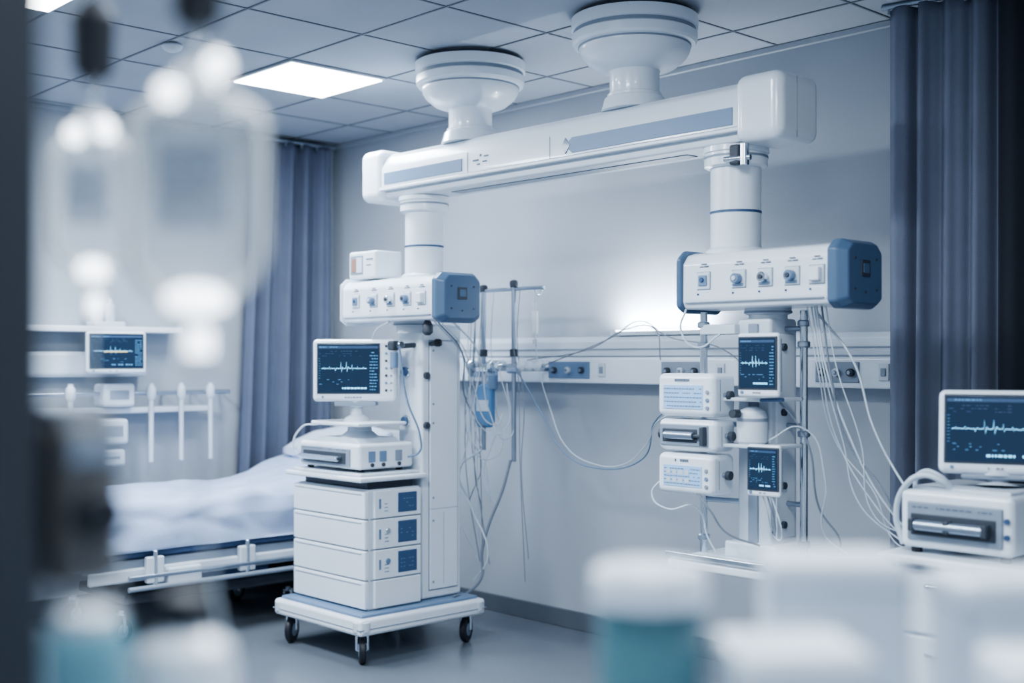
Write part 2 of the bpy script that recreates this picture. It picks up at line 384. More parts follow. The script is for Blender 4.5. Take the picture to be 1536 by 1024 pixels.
box(g,'platform_rim',(-5.533,3.447,.182),(-4.747,4.273,.187),GREYP,.002)
for x,y,a in ((-5.46,3.52,.6),(-4.83,3.52,1.0),(-4.83,4.20,.5),(-5.46,4.20,.2)): caster(g,x,y,.068,a)
for x in (-5.49,-4.79):
    for y in (3.49,4.23): lathe(g,'corner_bumper',(x,y,.195),[(.03,-.034),(.046,-.022),(.046,.022),(.03,.034)],OFFW,24)

g=G('drawer_cabinet')
box(g,'carcass',(-5.475,3.565,.252),(-4.845,3.90,.852),OFFW,.01)
zs=[.255,.40,.552,.705,.848]
for i in range(4):
    box(g,'drawer_front',(-5.485,3.545,zs[i]+.002),(-4.845,3.572,zs[i+1]-.003),WHITE,.008)
    box(g,'drawer_pull',(-5.46,3.540,zs[i+1]-.020),(-4.87,3.550,zs[i+1]-.012),OFFW,.003)
    rects(g,'drawer_gap','-y',3.566,[(-5.48,zs[i]-.003,-4.84,zs[i]+.002)],GREYP,.002)
    box(g,'side_module',(-4.85,3.60,zs[i]+.003),(-4.832,3.895,zs[i+1]-.003),WHITE,.006)
    if i>0:
        box(g,'blue_label',(-4.834,3.745,zs[i]+.024),(-4.829,3.865,zs[i+1]-.020),DBLUE,.002)
        rects(g,'label_print','+x',-4.829,[(3.76+.018*k,zs[i]+.05+.02*j,3.770+.018*k,zs[i]+.054+.02*j) for k in range(5) for j in range(3) if random.random()<.5],STRIPE,.0008)
        if i<3: cyl(g,'dial',(-4.834,3.68,zs[i]+.09),(-4.824,3.68,zs[i]+.09),.014,CHROME if i==2 else STRIPE,seg=20)
        rects(g,'side_print','+x',-4.832,[(3.66,zs[i]+.035+.018*k,3.66+random.uniform(.012,.03),zs[i]+.039+.018*k) for k in range(3)]+[(3.625,zs[i]+.05,3.638,zs[i]+.10)],STRIPE,.001)
    rects(g,'side_gap','+x',-4.845,[(3.58,zs[i]-.003,3.90,zs[i]+.003)],GREYP,.002)
box(g,'top_recess',(-5.44,3.59,.852),(-4.88,3.88,.895),DGREY,.005)
box(g,'top_plate',(-5.50,3.50,.892),(-4.82,3.93,.918),WHITE,.010)
box(g,'top_plate_lip',(-5.46,3.53,.918),(-4.86,3.91,.932),OFFW,.006)

g=G('ventilator_unit')
box(g,'body',(-5.44,3.55,.947),(-4.90,3.90,1.078),WHITE,.02,5)
for x in (-5.40,-4.96):
    for y in (3.60,3.85): cyl(g,'foot',(x,y,.9325),(x,y,.95),.018,DARK,seg=16)
box(g,'front_recess',(-5.41,3.541,.960),(-4.97,3.556,1.052),GREYP,.006)
box(g,'front_recess_inner',(-5.38,3.537,.972),(-5.0,3.545,1.030),DGREY,.005)
cyl(g,'handle_bar',(-5.37,3.51,1.0),(-5.03,3.51,1.0),.014,CHROME)
for x in (-5.36,-5.04): cyl(g,'handle_post',(x,3.55,1.0),(x,3.507,1.0),.012,DGREY)
rects(g,'front_print','-y',3.5415,textrows(-5.39,-5.0,1.036,1.05,1),TEXT)
for y in (3.63,3.70,3.80): 
    box(g,'side_button',(-4.902,y-.022,.985),(-4.895,y+.022,1.04),STRIPE if y<3.75 else GREYP,.003)
    cyl(g,'side_knob',(-4.898,y,.97),(-4.888,y,.97),.010,DGREY,seg=14)
prism(g,'top_wedge',[(-5.38,1.07),(-5.32,1.10),(-5.0,1.10),(-4.95,1.07)],'y',3.60,3.86,OFFW,.006)
lathe(g,'neck',(-5.14,3.73,0),[(.11,1.095),(.09,1.11),(.065,1.13),(.06,1.165)],OFFW,36)
box(g,'tray',(-5.36,3.57,1.162),(-4.93,3.88,1.182),WHITE,.009)

# ---------------------------------------------------------------- monitors
def monitor(loc,rz,w,h,d,rx=0,panelw=.0,nk=None,kind=0):
    g=G('patient_monitor',loc,rz,rx)
    box(g,'housing',(-w/2,0,-h/2),(w/2,d*.45,h/2),WHITE,min(.022,w*.1),5)
    box(g,'rear_housing',(-w*.4,d*.4,-h*.4),(w*.4,d,h*.4),OFFW,.03,4)
    box(g,'bezel_line',(-w/2-.001,.02,-h/2+.02),(w/2+.001,.024,h/2-.02),GREYP,.001)
    sx0=-w/2+w*.065; sx1=w/2-w*.065-panelw; sz0=-h/2+h*.14; sz1=h/2-h*.08
    box(g,'screen_frame',(sx0-.006,-.004,sz0-.006),(sx1+.006,.004,sz1+.006),DGREY,.004)
    box(g,'screen',(sx0,-.006,sz0),(sx1,.002,sz1),SCREEN,.002)
    W=sx1-sx0; Hh=sz1-sz0; tw=W*.05
    pts=[(x,-.0072,z) for x,z in wave(sx0+W*.06,sx1-W*.2,sz0+Hh*.5,Hh*.15)]
    tube(g,'ecg_trace',pts,.0006+.0006*(w/.35),CYAN,False)
    rects(g,'screen_header','-y',-.006,[(sx0+.004,sz1-Hh*.09,sx1-.004,sz1-Hh*.04)],DBLUE,.0008)
    rects(g,'screen_title','-y',-.0065,textrows(sx0+.008,sx0+W*.35,sz1-Hh*.085,sz1-Hh*.04,1,.4,.8,tw),DCYAN,.001)
    rects(g,'screen_columns','-y',-.006,textrows(sx1-W*.15,sx1-.006,sz0+.01,sz1-Hh*.14,13,.3,.9,tw),DCYAN,.001)
    rects(g,'screen_footer','-y',-.006,textrows(sx0+W*.4,sx0+W*.8,sz0+Hh*.06,sz0+Hh*.12,1,.6,.8,tw),CYAN if kind==0 else DCYAN,.001)
    rects(g,'screen_rows','-y',-.006,textrows(sx0+.008,sx0+W*.7,sz0+Hh*.74,sz0+Hh*.88,3,.2,.4,tw),DBLUE,.001)
    rects(g,'screen_rows_b','-y',-.006,textrows(sx0+.008,sx0+W*.7,sz0+Hh*.16,sz0+Hh*.30,3,.2,.3,tw),DCYAN,.001)
    rects(g,'screen_ticks','-y',-.006,[(sx0+.005,sz0+Hh*(.3+.05*k),sx0+.005+W*.025,sz0+Hh*(.3+.05*k)+.0012) for k in range(9)],DCYAN,.001)
    if kind==1: rects(g,'screen_amber','-y',-.0065,[(sx0+W*.25,sz0+Hh*.47,sx0+W*.7,sz0+Hh*.5)],AMBER,.001)
    if panelw>0:
        px=(sx1+w/2)/2+.003
        for k in range(7):
            z=sz1-.01-k*(Hh/6.6)
            cyl(g,'button',(px-.012,0,z),(px-.012,-.005,z),.007,STRIPE if k%2 else DGREY,seg=14)
            cyl(g,'button',(px+.013,0,z),(px+.013,-.005,z),.0055,GREYP,seg=14)
    rects(g,'brand_print','-y',-.0003,textrows(-w*.12,w*.08,-h/2+h*.045,-h/2+h*.085,1,.5,.8,tw),TEXT,.001)
    cyl(g,'power_button',(-w*.38,0,-h/2+h*.075),(-w*.38,-.004,-h/2+h*.075),.006,STRIPE,seg=14)
    if nk:
        lathe(g,'tilt_neck',(0,d*.5,0),[(.07,-h/2-nk),(.06,-h/2-nk*.85),(.035,-h/2-nk*.7),(.03,-h/2-nk*.3),(.06,-h/2-nk*.1),(.06,-h/2+.02)],OFFW,32)
        box(g,'tilt_plate',(-.11,.01,-h/2-min(.025,nk*.5)),(.11,d*.8,-h/2+.002),GREYP,.008)
    return g
monitor((-5.115,3.68,1.447),R(46),.44,.325,.14,0,.065,.102)
monitor((-2.585,3.66,1.482),R(6),.17,.235,.055)
monitor((-2.575,3.68,1.095),R(6),.135,.19,.05)
g=G('monitor_mounting_arms')
for zz in (1.48,1.10):
    box(g,'arm',(-2.655,3.74,zz-.02),(-2.60,3.828,zz+.02),DGREY,.008)
    cyl(g,'arm_knob',(-2.59,3.78,zz-.03),(-2.59,3.78,zz+.04),.018,STEEL)

# ---------------------------------------------------------------- infusion pumps
def pump(x0,x1,y0,y1,z0,z1,kind):
    g=G('infusion_pump' if kind!=1 else 'syringe_pump')
    box(g,'housing',(x0,y0,z0),(x1,y1,z1),WHITE,.024,5)
    box(g,'waist_band',(x0-.001,y0+.04,z0+.022),(x1+.001,y0+.045,z1-.022),GREYP,.002)
    if kind!=1:
        rects(g,'keypad','-y',y0,[(x0+.035,z0+.03,x1-.05,z1-.045)],LBLUE,.003)
        rects(g,'keys','-y',y0-.003,textrows(x0+.04,x1-.055,z0+.033,z1-.05,5,.3,.85,.014),STRIPE,.001)
        if kind==2: rects(g,'keys_b','-y',y0-.0035,[(x0+.05+.03*k,z0+.045+.03*j,x0+.07+.03*k,z0+.062+.03*j) for k in range(4) for j in range(2)],OFFW,.001)
        rects(g,'title','-y',y0,textrows(x0+.09,x1-.11,z1-.035,z1-.022,1,.8,.9,.01),TEXT,.002)
        for k in range(3): cyl(g,'key',(x1-.028,y0,z0+.035+k*.03),(x1-.028,y0-.005,z0+.035+k*.03),.008,STRIPE if k==1 else GREYP,seg=14)
    else:
        box(g,'syringe_bay',(x0+.015,y0-.006,z0+.02),(x1-.03,y0+.004,z1-.02),GREYP,.006)
        box(g,'bay_shadow',(x0+.03,y0-.009,z0+.034),(x1-.08,y0,z1-.036),DGREY,.004)
        cyl(g,'syringe_barrel',(x0+.05,y0-.016,(z0+z1)/2),(x1-.09,y0-.016,(z0+z1)/2),.015,STEEL)
        cyl(g,'plunger',(x1-.09,y0-.016,(z0+z1)/2),(x1-.045,y0-.016,(z0+z1)/2),.007,DGREY)
        box(g,'plunger_block',(x1-.055,y0-.03,z0+.025),(x1-.035,y0,z1-.025),DGREY,.005)
        cyl(g,'side_dial',(x0-.010,y0+.03,(z0+z1)/2),(x0+.01,y0+.03,(z0+z1)/2),.02,DGREY)
    cyl(g,'clamp_screw',(x1-.01,y0+.07,(z0+z1)/2),(x1+.020,y0+.07,(z0+z1)/2),.010,STEEL)
    cyl(g,'clamp_knob',(x1+.015,y0+.07,(z0+z1)/2),(x1+.035,y0+.07,(z0+z1)/2),.018,DGREY)
    box(g,'pole_bracket',(-2.985,y1-.01,(z0+z1)/2-.02),(-2.925,3.806,(z0+z1)/2+.02),STEEL,.004)
    return g
pump(-3.045,-2.77,3.64,3.785,1.283,1.449,0)
pump(-3.05,-2.77,3.65,3.785,1.150,1.272,1)
pump(-3.045,-2.775,3.64,3.785,.985,1.140,2)

# ---------------------------------------------------------------- wall supply units
g=G('bedhead_supply_rail')
prism(g,'lower_panel',[(4.73,1.375),(4.725,1.39),(4.725,1.505),(4.735,1.52),(4.849,1.52),(4.849,1.375)],'x',-5.66,-2.60,WHITE,.006)
prism(g,'upper_channel',[(4.77,1.52),(4.765,1.60),(4.79,1.625),(4.849,1.63),(4.849,1.52)],'x',-5.60,-2.60,OFFW,.005)
box(g,'groove',(-5.60,4.762,1.555),(-2.62,4.767,1.562),GREYP,.001)
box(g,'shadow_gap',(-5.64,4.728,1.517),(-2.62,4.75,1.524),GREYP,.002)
for x0,x1 in ((-4.73,-4.42),(-3.92,-3.66),(-3.02,-2.80),(-5.4,-5.15)):
    box(g,'socket_panel',(x0,4.718,1.40),(x1,4.728,1.492),STRIPE if x0<-4 else GREYP,.004)
    n=3
    for k in range(n):
        xx=x0+(x1-x0)*(k+.5)/n
        cyl(g,'gas_outlet',(xx,4.70,1.445),(xx,4.72,1.445),.018,DGREY if k%2==0 else OFFW,seg=20)
        cyl(g,'gas_outlet_core',(xx,4.692,1.445),(xx,4.702,1.445),.009,STEEL,seg=16)
for xx in (-4.33,-3.55,-2.68,-3.2):
    box(g,'switch',(xx-.025,4.716,1.41),(xx+.025,4.728,1.485),OFFW,.004); box(g,'switch_key',(xx-.012,4.71,1.43),(xx+.012,4.72,1.465),GREYP,.003)
box(g,'lamp_housing',(-4.32,4.775,1.63),(-3.66,4.84,1.652),OFFW,.005)
box(g,'lamp_tube',(-4.29,4.785,1.650),(-3.69,4.83,1.660),GLOW,.003)
a=area('reading_lamp',(-3.99,4.765,1.667),.58,.05,9.0,(.88,.94,1),rot=(R(166),0,0)); a.parent=g

g=G('iv_pole_rack')
for xx,yy,z0,z1 in ((-4.98,4.46,1.0,1.90),(-4.735,4.46,.95,1.915)):
    cyl(g,'pole',(xx,yy,z0),(xx,yy,z1),.013,STEEL)
    cyl(g,'wall_arm',(xx,yy,1.45),(xx,4.722,1.45),.012,STEEL)
    cyl(g,'clamp_joint',(xx-.04,yy,1.45),(xx+.04,yy,1.45),.024,CHROME)
    cyl(g,'clamp_joint_b',(xx,yy,1.52),(xx,yy,1.56),.022,DGREY)
    lathe(g,'pole_tip',(xx,yy,z1),[(.02,-.02),(.024,0),(.02,.015),(.008,.02)],DGREY,16)
cyl(g,'top_bar',(-5.18,4.46,1.885),(-4.50,4.46,1.885),.010,STEEL)
for xx in (-5.17,-4.52): tube(g,'bag_hook',[(xx,4.46,1.885),(xx,4.46,1.86),(xx,4.43,1.845),(xx,4.41,1.87)],.005,CHROME)
cyl(g,'mid_bar',(-5.12,4.46,1.47),(-4.50,4.46,1.47),.011,STEEL)
for xx in (-5.08,-4.90,-4.84,-4.66,-4.60,-4.54): lathe(g,'bar_clamp',(xx,4.46,1.47),[(.015,-.035),(.03,-.02),(.03,.02),(.015,.035)],CHROME if xx<-4.8 else OFFW,16,axis='y')
cyl(g,'regulator',(-4.86,4.42,1.42),(-4.86,4.42,1.34),.028,STRIPE)
g=G('suction_fluid_bag')
prism(g,'bag',[(-4.985,1.35),(-4.985,1.16),(-4.965,1.13),(-4.87,1.13),(-4.85,1.16),(-4.85,1.35),(-4.90,1.37),(-4.93,1.37)],'y',4.395,4.435,FLUID,.014)
rects(g,'bag_label','-y',4.395,[(-4.965,1.22,-4.87,1.28)],OFFW,.002)
cyl(g,'bag_port',(-4.917,4.415,1.36),(-4.917,4.415,1.42),.010,OFFW)
tube(g,'bag_strap',[(-4.917,4.415,1.41),(-4.93,4.44,1.45),(-4.95,4.455,1.47)],.004,CABW)
g=G('drip_chamber')
cyl(g,'chamber',(-4.52,4.41,1.64),(-4.52,4.41,1.76),.018,BAGE)
cyl(g,'spike',(-4.52,4.41,1.76),(-4.52,4.41,1.80),.008,OFFW)
cyl(g,'clamp',(-4.52,4.41,1.58),(-4.52,4.41,1.61),.012,OFFW)
tube(g,'loop',[(-4.52,4.41,1.80),(-4.515,4.41,1.84),(-4.52,4.415,1.865)],.003,CABW)

# ---------------------------------------------------------------- cables
g=G('cable_bundle')
def cab(pts,r=.0045,m=CABW): tube(g,'cable',pts,r,m)
cab([(-4.52,4.41,1.64),(-4.53,4.45,1.45),(-4.50,4.5,1.25),(-4.38,4.5,1.05),(-4.18,4.5,.97),(-3.98,4.5,.98),(-3.80,4.45,1.08),(-3.55,4.25,1.22),(-3.10,4.0,1.30)],.003,CABW)
cab([(-4.70,4.44,1.46),(-4.55,4.5,1.2),(-4.40,4.5,1.02),(-4.15,4.5,.95),(-3.85,4.5,1.02),(-3.70,4.4,1.2),(-3.04,3.9,1.25)],.004,CABB)
cab([(-4.74,4.44,.96),(-4.76,4.40,.80),(-4.82,4.35,.6),(-4.85,4.33,.45),(-4.84,4.32,.33),(-4.87,4.27,.26),(-4.82,4.1,.255)],.008,CABG)
cab([(-4.98,4.44,1.0),(-5.0,4.3,.9),(-4.90,4.3,.7),(-4.80,4.33,.45),(-4.90,4.32,.3)],.005,CABW)
for i in range(6):
    x0=-4.64-random.uniform(0,.2); x1=-4.75-random.uniform(0,.35)
    z1=random.uniform(1.2,1.5)
    cab([(x0,3.98,1.70),(x0+random.uniform(-.03,.02),4.15,1.55),(x0-random.uniform(.05,.15),4.3,random.uniform(1.0,1.4)),((x0+x1)/2,4.4,random.uniform(.85,1.3)),(x1,4.44,z1)],random.choice((.0025,.003,.0035)),random.choice((CABW,CABW,CABG)))
for i in range(11):
    x0=-5.15+random.uniform(0,.48)
    cab([(x0,4.46,1.88),(x0+random.uniform(-.04,.04),4.45,1.6),(x0+random.uniform(-.08,.06),4.44,1.25+random.uniform(-.2,.2)),(x0+random.uniform(-.1,.1),4.44,.75+random.uniform(-.2,.3)),(x0+random.uniform(-.05,.1),4.48,.5+random.uniform(-.2,.3))],.0025,random.choice((CABW,CABG,CABG)))
cab([(-4.62,4.45,1.50),(-4.3,4.6,1.56),(-4.1,4.66,1.66),(-3.95,4.70,1.66),(-3.9,4.69,1.5)],.003,CABG)
cab([(-4.55,4.5,1.47),(-4.2,4.66,1.62),(-4.03,4.68,1.70),(-3.85,4.68,1.62),(-3.5,4.68,1.55),(-3.2,4.6,1.35)],.003,CABG)
cab([(-4.95,3.78,1.70),(-5.04,3.75,1.64),(-5.08,3.8,1.5),(-5.05,3.88,1.35)],.004,CABW)
cab([(-4.84,3.76,1.56),(-4.83,3.80,1.3),(-4.82,3.88,1.1),(-4.86,3.90,1.02),(-4.90,3.86,1.0)],.005,CABB)
cab([(-5.36,3.62,1.16),(-5.46,3.58,1.14),(-5.50,3.56,1.02),(-5.44,3.60,.98)],.005,CABW)
g=G('cable_bundle')
for i in range(6):
    x0=-2.55+random.uniform(-.02,.10)
    cab([(x0,3.9,1.70),(x0+.03,3.92,1.5-random.uniform(0,.1)),(x0+.07+random.uniform(0,.05),3.95,1.2),(x0+.14+random.uniform(0,.1),3.98,.95+random.uniform(-.05,.1)),(x0+.26+random.uniform(0,.1),4.0,.84),(-2.11,3.95,.80+.01*i)],random.choice((.0025,.003,.004)),random.choice((CABW,CABW,CABW,CABG)))
cab([(-2.52,3.95,1.68),(-2.38,3.97,1.5),(-2.30,3.98,1.25),(-2.2,3.98,1.08),(-2.06,3.9,.98)],.0045,CABW)
cab([(-2.64,3.80,1.40),(-2.5,3.85,1.2),(-2.48,3.9,.95),(-2.42,3.95,.8),(-2.5,3.95,.745)],.004,CABG)
cab([(-2.62,3.78,1.20),(-2.50,3.82,1.25),(-2.44,3.88,1.05),(-2.47,3.92,.85),(-2.36,3.95,.75),(-2.4,3.95,.5)],.003,CABW)
cab([(-2.98,3.74,1.70),(-2.99,3.72,1.62),(-2.93,3.74,1.55),(-2.86,3.80,1.60)],.004,CABW)
cab([(-3.03,3.66,1.04),(-3.07,3.64,.97),(-3.0,3.65,.92),(-2.92,3.72,.93),(-2.9,3.78,.80),(-2.88,3.8,.75)],.004,CABW)
cab([(-2.86,3.65,1.0),(-2.80,3.66,.93),(-2.76,3.7,.85),(-2.66,3.78,.80)],.004,CABG)
for k in range(3): cab([(-2.59+.02*k,3.70,1.0),(-2.58+.03*k,3.72,.92-.03*k),(-2.62,3.80,.86),(-2.64,3.82,.95)],.003,random.choice((CABW,CABG)))

# ---------------------------------------------------------------- right monitor cart
g=G('monitor_cart')
box(g,'cabinet',(-2.04,3.66,.18),(-1.56,4.12,.835),OFFW,.015)
box(g,'worktop',(-2.08,3.61,.835),(-1.52,4.16,.866),WHITE,.012)
for i,(a,b) in enumerate(((.2,.39),(.4,.6),(.61,.82))):
    box(g,'drawer',(-2.02,3.645,a),(-1.58,3.67,b),WHITE,.008)
    cyl(g,'drawer_handle',(-1.91,3.625,b-.05),(-1.69,3.625,b-.05),.008,CHROME)
    for x in (-1.91,-1.69): cyl(g,'handle_post',(x,3.65,b-.05),(x,3.622,b-.05),.006,CHROME,seg=12)
for x in (-1.98,-1.62):
    for y in (3.72,4.06): caster(g,x,y,.06,.4)
g=G('anaesthesia_unit')
box(g,'body',(-2.02,3.66,.885),(-1.64,4.04,1.075),WHITE,.022,5)
for x in (-1.98,-1.68):
    for y in (3.70,4.0): cyl(g,'foot',(x,y,.867),(x,y,.889),.018,DARK,seg=16)
box(g,'front_recess',(-1.99,3.651,.912),(-1.67,3.664,1.038),GREYP,.008)
box(g,'recess_inner',(-1.975,3.647,.93),(-1.69,3.655,1.0),DGREY,.006)
cyl(g,'front_tube',(-1.95,3.63,.965),(-1.72,3.63,.965),.017,STEEL)
for x in (-1.96,-1.84,-1.715): box(g,'tube_bracket',(x-.010,3.615,.945),(x+.010,3.66,.985),DGREY,.004)
rects(g,'front_print','-y',3.6515,textrows(-1.97,-1.70,1.012,1.03,1),TEXT)
for k in range(2): cyl(g,'side_knob',(-1.657,3.66,.95+.05*k),(-1.657,3.65,.95+.05*k),.009,DBLUE,seg=14)
box(g,'top_deck',(-1.99,3.69,1.072),(-1.66,4.0,1.086),OFFW,.008)
tube(g,'breathing_hose',[(-2.04,3.72,.885),(-2.055,3.70,.98),(-2.0,3.67,1.09),(-1.93,3.66,1.125),(-1.88,3.67,1.11),(-1.86,3.70,1.085)],.010,CABW)
tube(g,'breathing_hose_b',[(-2.02,3.80,1.0),(-2.03,3.78,1.08),(-1.98,3.75,1.13),(-1.93,3.75,1.12),(-1.90,3.78,1.085)],.007,CABW)
monitor((-1.755,3.80,1.268),R(22),.36,.275,.12,R(-7),.0,.034)

# ---------------------------------------------------------------- bed
g=G('hospital_bed')
bx0,bx1,by0,by1=-6.76,-5.90,2.55,4.72
box(g,'frame_deck',(bx0+.02,by0+.02,.40),(bx1-.02,by1-.02,.455),GREYP,.012)
box(g,'side_rail_beam',(bx1-.03,by0+.05,.345),(bx1+.005,by1-.1,.415),OFFW,.012)
box(g,'mattress',(bx0+.03,by0+.05,.455),(bx1-.02,by1-.05,.60),MATT,.035,5)
for y in (by0+.4,3.5,by1-.5):
    box(g,'rail_bracket',(bx1-.01,y-.05,.33),(bx1+.03,y+.05,.47),OFFW,.01)
    cyl(g,'rail_post',(bx1+.02,y,.30),(bx1+.02,y,.50),.014,CHROME)
box(g,'bed_control_box',(bx1-.01,3.02,.30),(bx1+.03,3.22,.40),OFFW,.012)
cyl(g,'lowered_guard_rail',(bx1+.025,by0+.25,.31),(bx1+.025,by1-.35,.31),.014,GREYP)
cyl(g,'lowered_guard_rail_b',(bx1+.025,by0+.25,.37),(bx1+.025,by1-.35,.37),.012,STEEL)
box(g,'underframe',(bx0+.15,by0+.3,.20),(bx1-.12,by1-.3,.26),DGREY,.015)
for y in (by0+.55,by1-.55):
    for x in (bx0+.22,bx1-.2):
        prism(g,'lift_leg',[(y-.06,.24),(y+.0,.24),(y+.10,.41),(y+.03,.41)],'x',x-.02,x+.02,STEEL,.004)
for x in (bx0+.14,bx1-.13):
    for y in (by0+.28,3.86,by1-.20): 
        caster(g,x,y,.07,.3)
box(g,'motor_box',(bx1-.35,3.3,.24),(bx1-.15,3.75,.36),DBLUE,.02)
prism(g,'headboard',[(bx0+.02,.42),(bx1-.02,.42),(bx1-.02,.98),(bx1-.10,1.05),(bx0+.10,1.05),(bx0+.02,.98)],'y',by1-.01,by1+.025,OFFW,.012)
prism(g,'footboard',[(bx0+.02,.42),(bx1-.02,.42),(bx1-.02,.70),(bx1-.10,.76),(bx0+.10,.76),(bx0+.02,.70)],'y',by0-.02,by0+.02,OFFW,.012)
def lift(y):
    t=max(0,min(1,(y-3.75)/.75)); return .17*t*t*(3-2*t)
me=bpy.data.meshes.new('sheet'); bm=bmesh.new(); nx,ny=70,130; rows=[]
x_half=(bx1-bx0)/2+.0; cxm=(bx0+bx1)/2
for j in range(ny+1):
    y=by0+.06+(by1-by0-.13)*j/ny; row=[]
    for i in range(nx+1):
        s=-1+2*i/nx
        q=abs(s)*(x_half+.24); sg=1 if s>=0 else -1
        top=.755
        flat=x_half-.07
        if q<flat: xx=q; zz=top
        elif q<flat+.11:
            a=(q-flat)/.11*math.pi/2; xx=flat+.07*math.sin(a); zz=top-.07*(1-math.cos(a))
        else: xx=flat+.07+.006*math.sin(y*19); zz=top-.07-(q-flat-.11)
        n1=noise.noise(Vector((s*2.3,y*1.7,3)))*.026+noise.noise(Vector((s*6,y*5,1)))*.016+abs(noise.noise(Vector((s*3+y*2,y*3.5-s*3,7))))*.035
        hem=zz<top-.08
        if hem: xx+=n1*.7+.004; zz-=(0 if zz>.62 else .01*math.sin(y*7))
        else: zz+=n1
        zz=max(zz+lift(y)*(1 if not hem else .9),.50)
        row.append(bm.verts.new((cxm+sg*xx,y,zz)))
    rows.append(row)
for a,b in zip(rows,rows[1:]):
    for i in range(nx): bm.faces.new((a[i],a[i+1],b[i+1],b[i]))
for row in (rows[0],rows[-1]):
    low=[bm.verts.new((v.co.x,v.co.y,min(v.co.z,.56))) for v in row]
    for i in range(nx): bm.faces.new((row[i],row[i+1],low[i+1],low[i]))
bmesh.ops.recalc_face_normals(bm,faces=bm.faces); bm.to_mesh(me); bm.free()
fin(me,g,'sheet',SHEET,sharp=None)
me=bpy.data.meshes.new('pillow'); bm=bmesh.new(); bmesh.ops.create_cube(bm,size=2); bmesh.ops.subdivide_edges(bm,edges=bm.edges,cuts=11,use_grid_fill=True)
for v in bm.verts:
    x,y,z=v.co; k=(1-abs(x)**3.2*.9)*(1-abs(y)**3.2*.9); k=max(k,.06)
    zz=z*.085*k**.6+.02*noise.noise(Vector((x*2,y*2,z)))
    v.co=(cxm+x*.33*(1-.06*y*y),4.42+y*.22*(1-.06*x*x),.97+zz+.05*y)
bm.to_mesh(me); bm.free(); fin(me,g,'pillow',PILL,sharp=None)

# ---------------------------------------------------------------- left wall equipment
g=G('bedhead_supply_rail')
box(g,'shelf',(-6.999,2.2,1.665),(-6.80,3.60,1.70),WHITE,.008)
prism(g,'panel',[(-6.999,1.40),(-6.90,1.40),(-6.89,1.42),(-6.89,1.53),(-6.90,1.55),(-6.999,1.55)],'y',2.2,3.40,OFFW,.006)
cyl(g,'equipment_rail',(-6.85,2.3,1.30),(-6.85,3.95,1.30),.013,STEEL)
for k in range(9):
    y=2.35+.2*k; cyl(g,'rail_standoff',(-6.999,y,1.30),(-6.85,y,1.30),.009,STEEL)
box(g,'lower_ledge',(-6.999,2.5,1.18),(-6.84,3.8,1.215),OFFW,.008)
for i,y in enumerate((2.90,3.40,3.60,3.80)):
    zt=1.36
    cyl(g,'hanging_pole',(-6.83,y,.88),(-6.83,y,zt),.015,OFFW)
    lathe(g,'pole_fitting',(-6.83,y,1.30),[(.02,-.04),(.028,-.02),(.028,.03),(.015,.05)],OFFW,18)
for y0,y1,z0,z1 in ((3.08,3.28,1.22,1.36),(3.02,3.24,1.0,1.15),(3.04,3.22,.87,.97)):
    box(g,'pump_module',(-6.93,y0,z0),(-6.79,y1,z1),OFFW,.02)
    rects(g,'pump_module_screen','+x',-6.79,[(y0+.04,z0+.045,y1-.04,z1-.04)],GREYP,.002)
box(g,'bottle_holder',(-6.96,3.05,1.70),(-6.84,3.24,1.73),OFFW,.006)
for y in (3.09,3.17): lathe(g,'shelf_bottle',(-6.90,y,1.73),[(.03,0),(.033,.01),(.033,.09),(.015,.115),(.015,.14)],OFFW,20)
box(g,'monitor_bracket',(-6.98,3.10,1.50),(-6.82,3.20,1.60),GREYP,.01)
monitor((-6.70,3.12,1.545),R(75),.34,.25,.12,0,.0,None,1)

# ---------------------------------------------------------------- foreground
g=G('door_frame_post')
box(g,'jamb',(-1.12,.18,0),(-.95,.383,H-.03),POST,.01)
box(g,'stop',(-1.06,.380,0),(-1.0,.392,1.30),POST,.004)
g=G('wall_mounted_pump')
box(g,'housing',(-1.06,.392,1.315),(-.945,.447,1.452),BROWN,.015,4)
box(g,'top_cover',(-1.05,.396,1.448),(-.955,.442,1.464),GREYP,.005)
cyl(g,'knob',(-.948,.42,1.375),(-.925,.42,1.375),.020,DARK)
box(g,'front_strip',(-.948,.40,1.415),(-.942,.44,1.44),GREYP,.002)
g=G('iv_bag_hanger')
cyl(g,'arm',(-1.02,.37,1.98),(-1.02,.60,1.98),.010,CHROME)
cyl(g,'cross_arm',(-1.38,.59,1.98),(-.96,.545,1.98),.010,CHROME)
for x,y,z1 in ((-1.004,.545,1.835),(-1.309,.582,1.845)):
    cyl(g,'drop_rod',(x,y,1.98),(x,y,z1+.02),.005,CHROME)
    lathe(g,'clamp',(x,y,z1),[(.012,-.030),(.022,-.018),(.024,.04),(.010,.06)],DARK,20)
    tube(g,'hook',[(x,y,z1-.02),(x+.010,y,z1-.035),(x,y,z1-.047),(x-.010,y,z1-.035)],.004,CHROME)
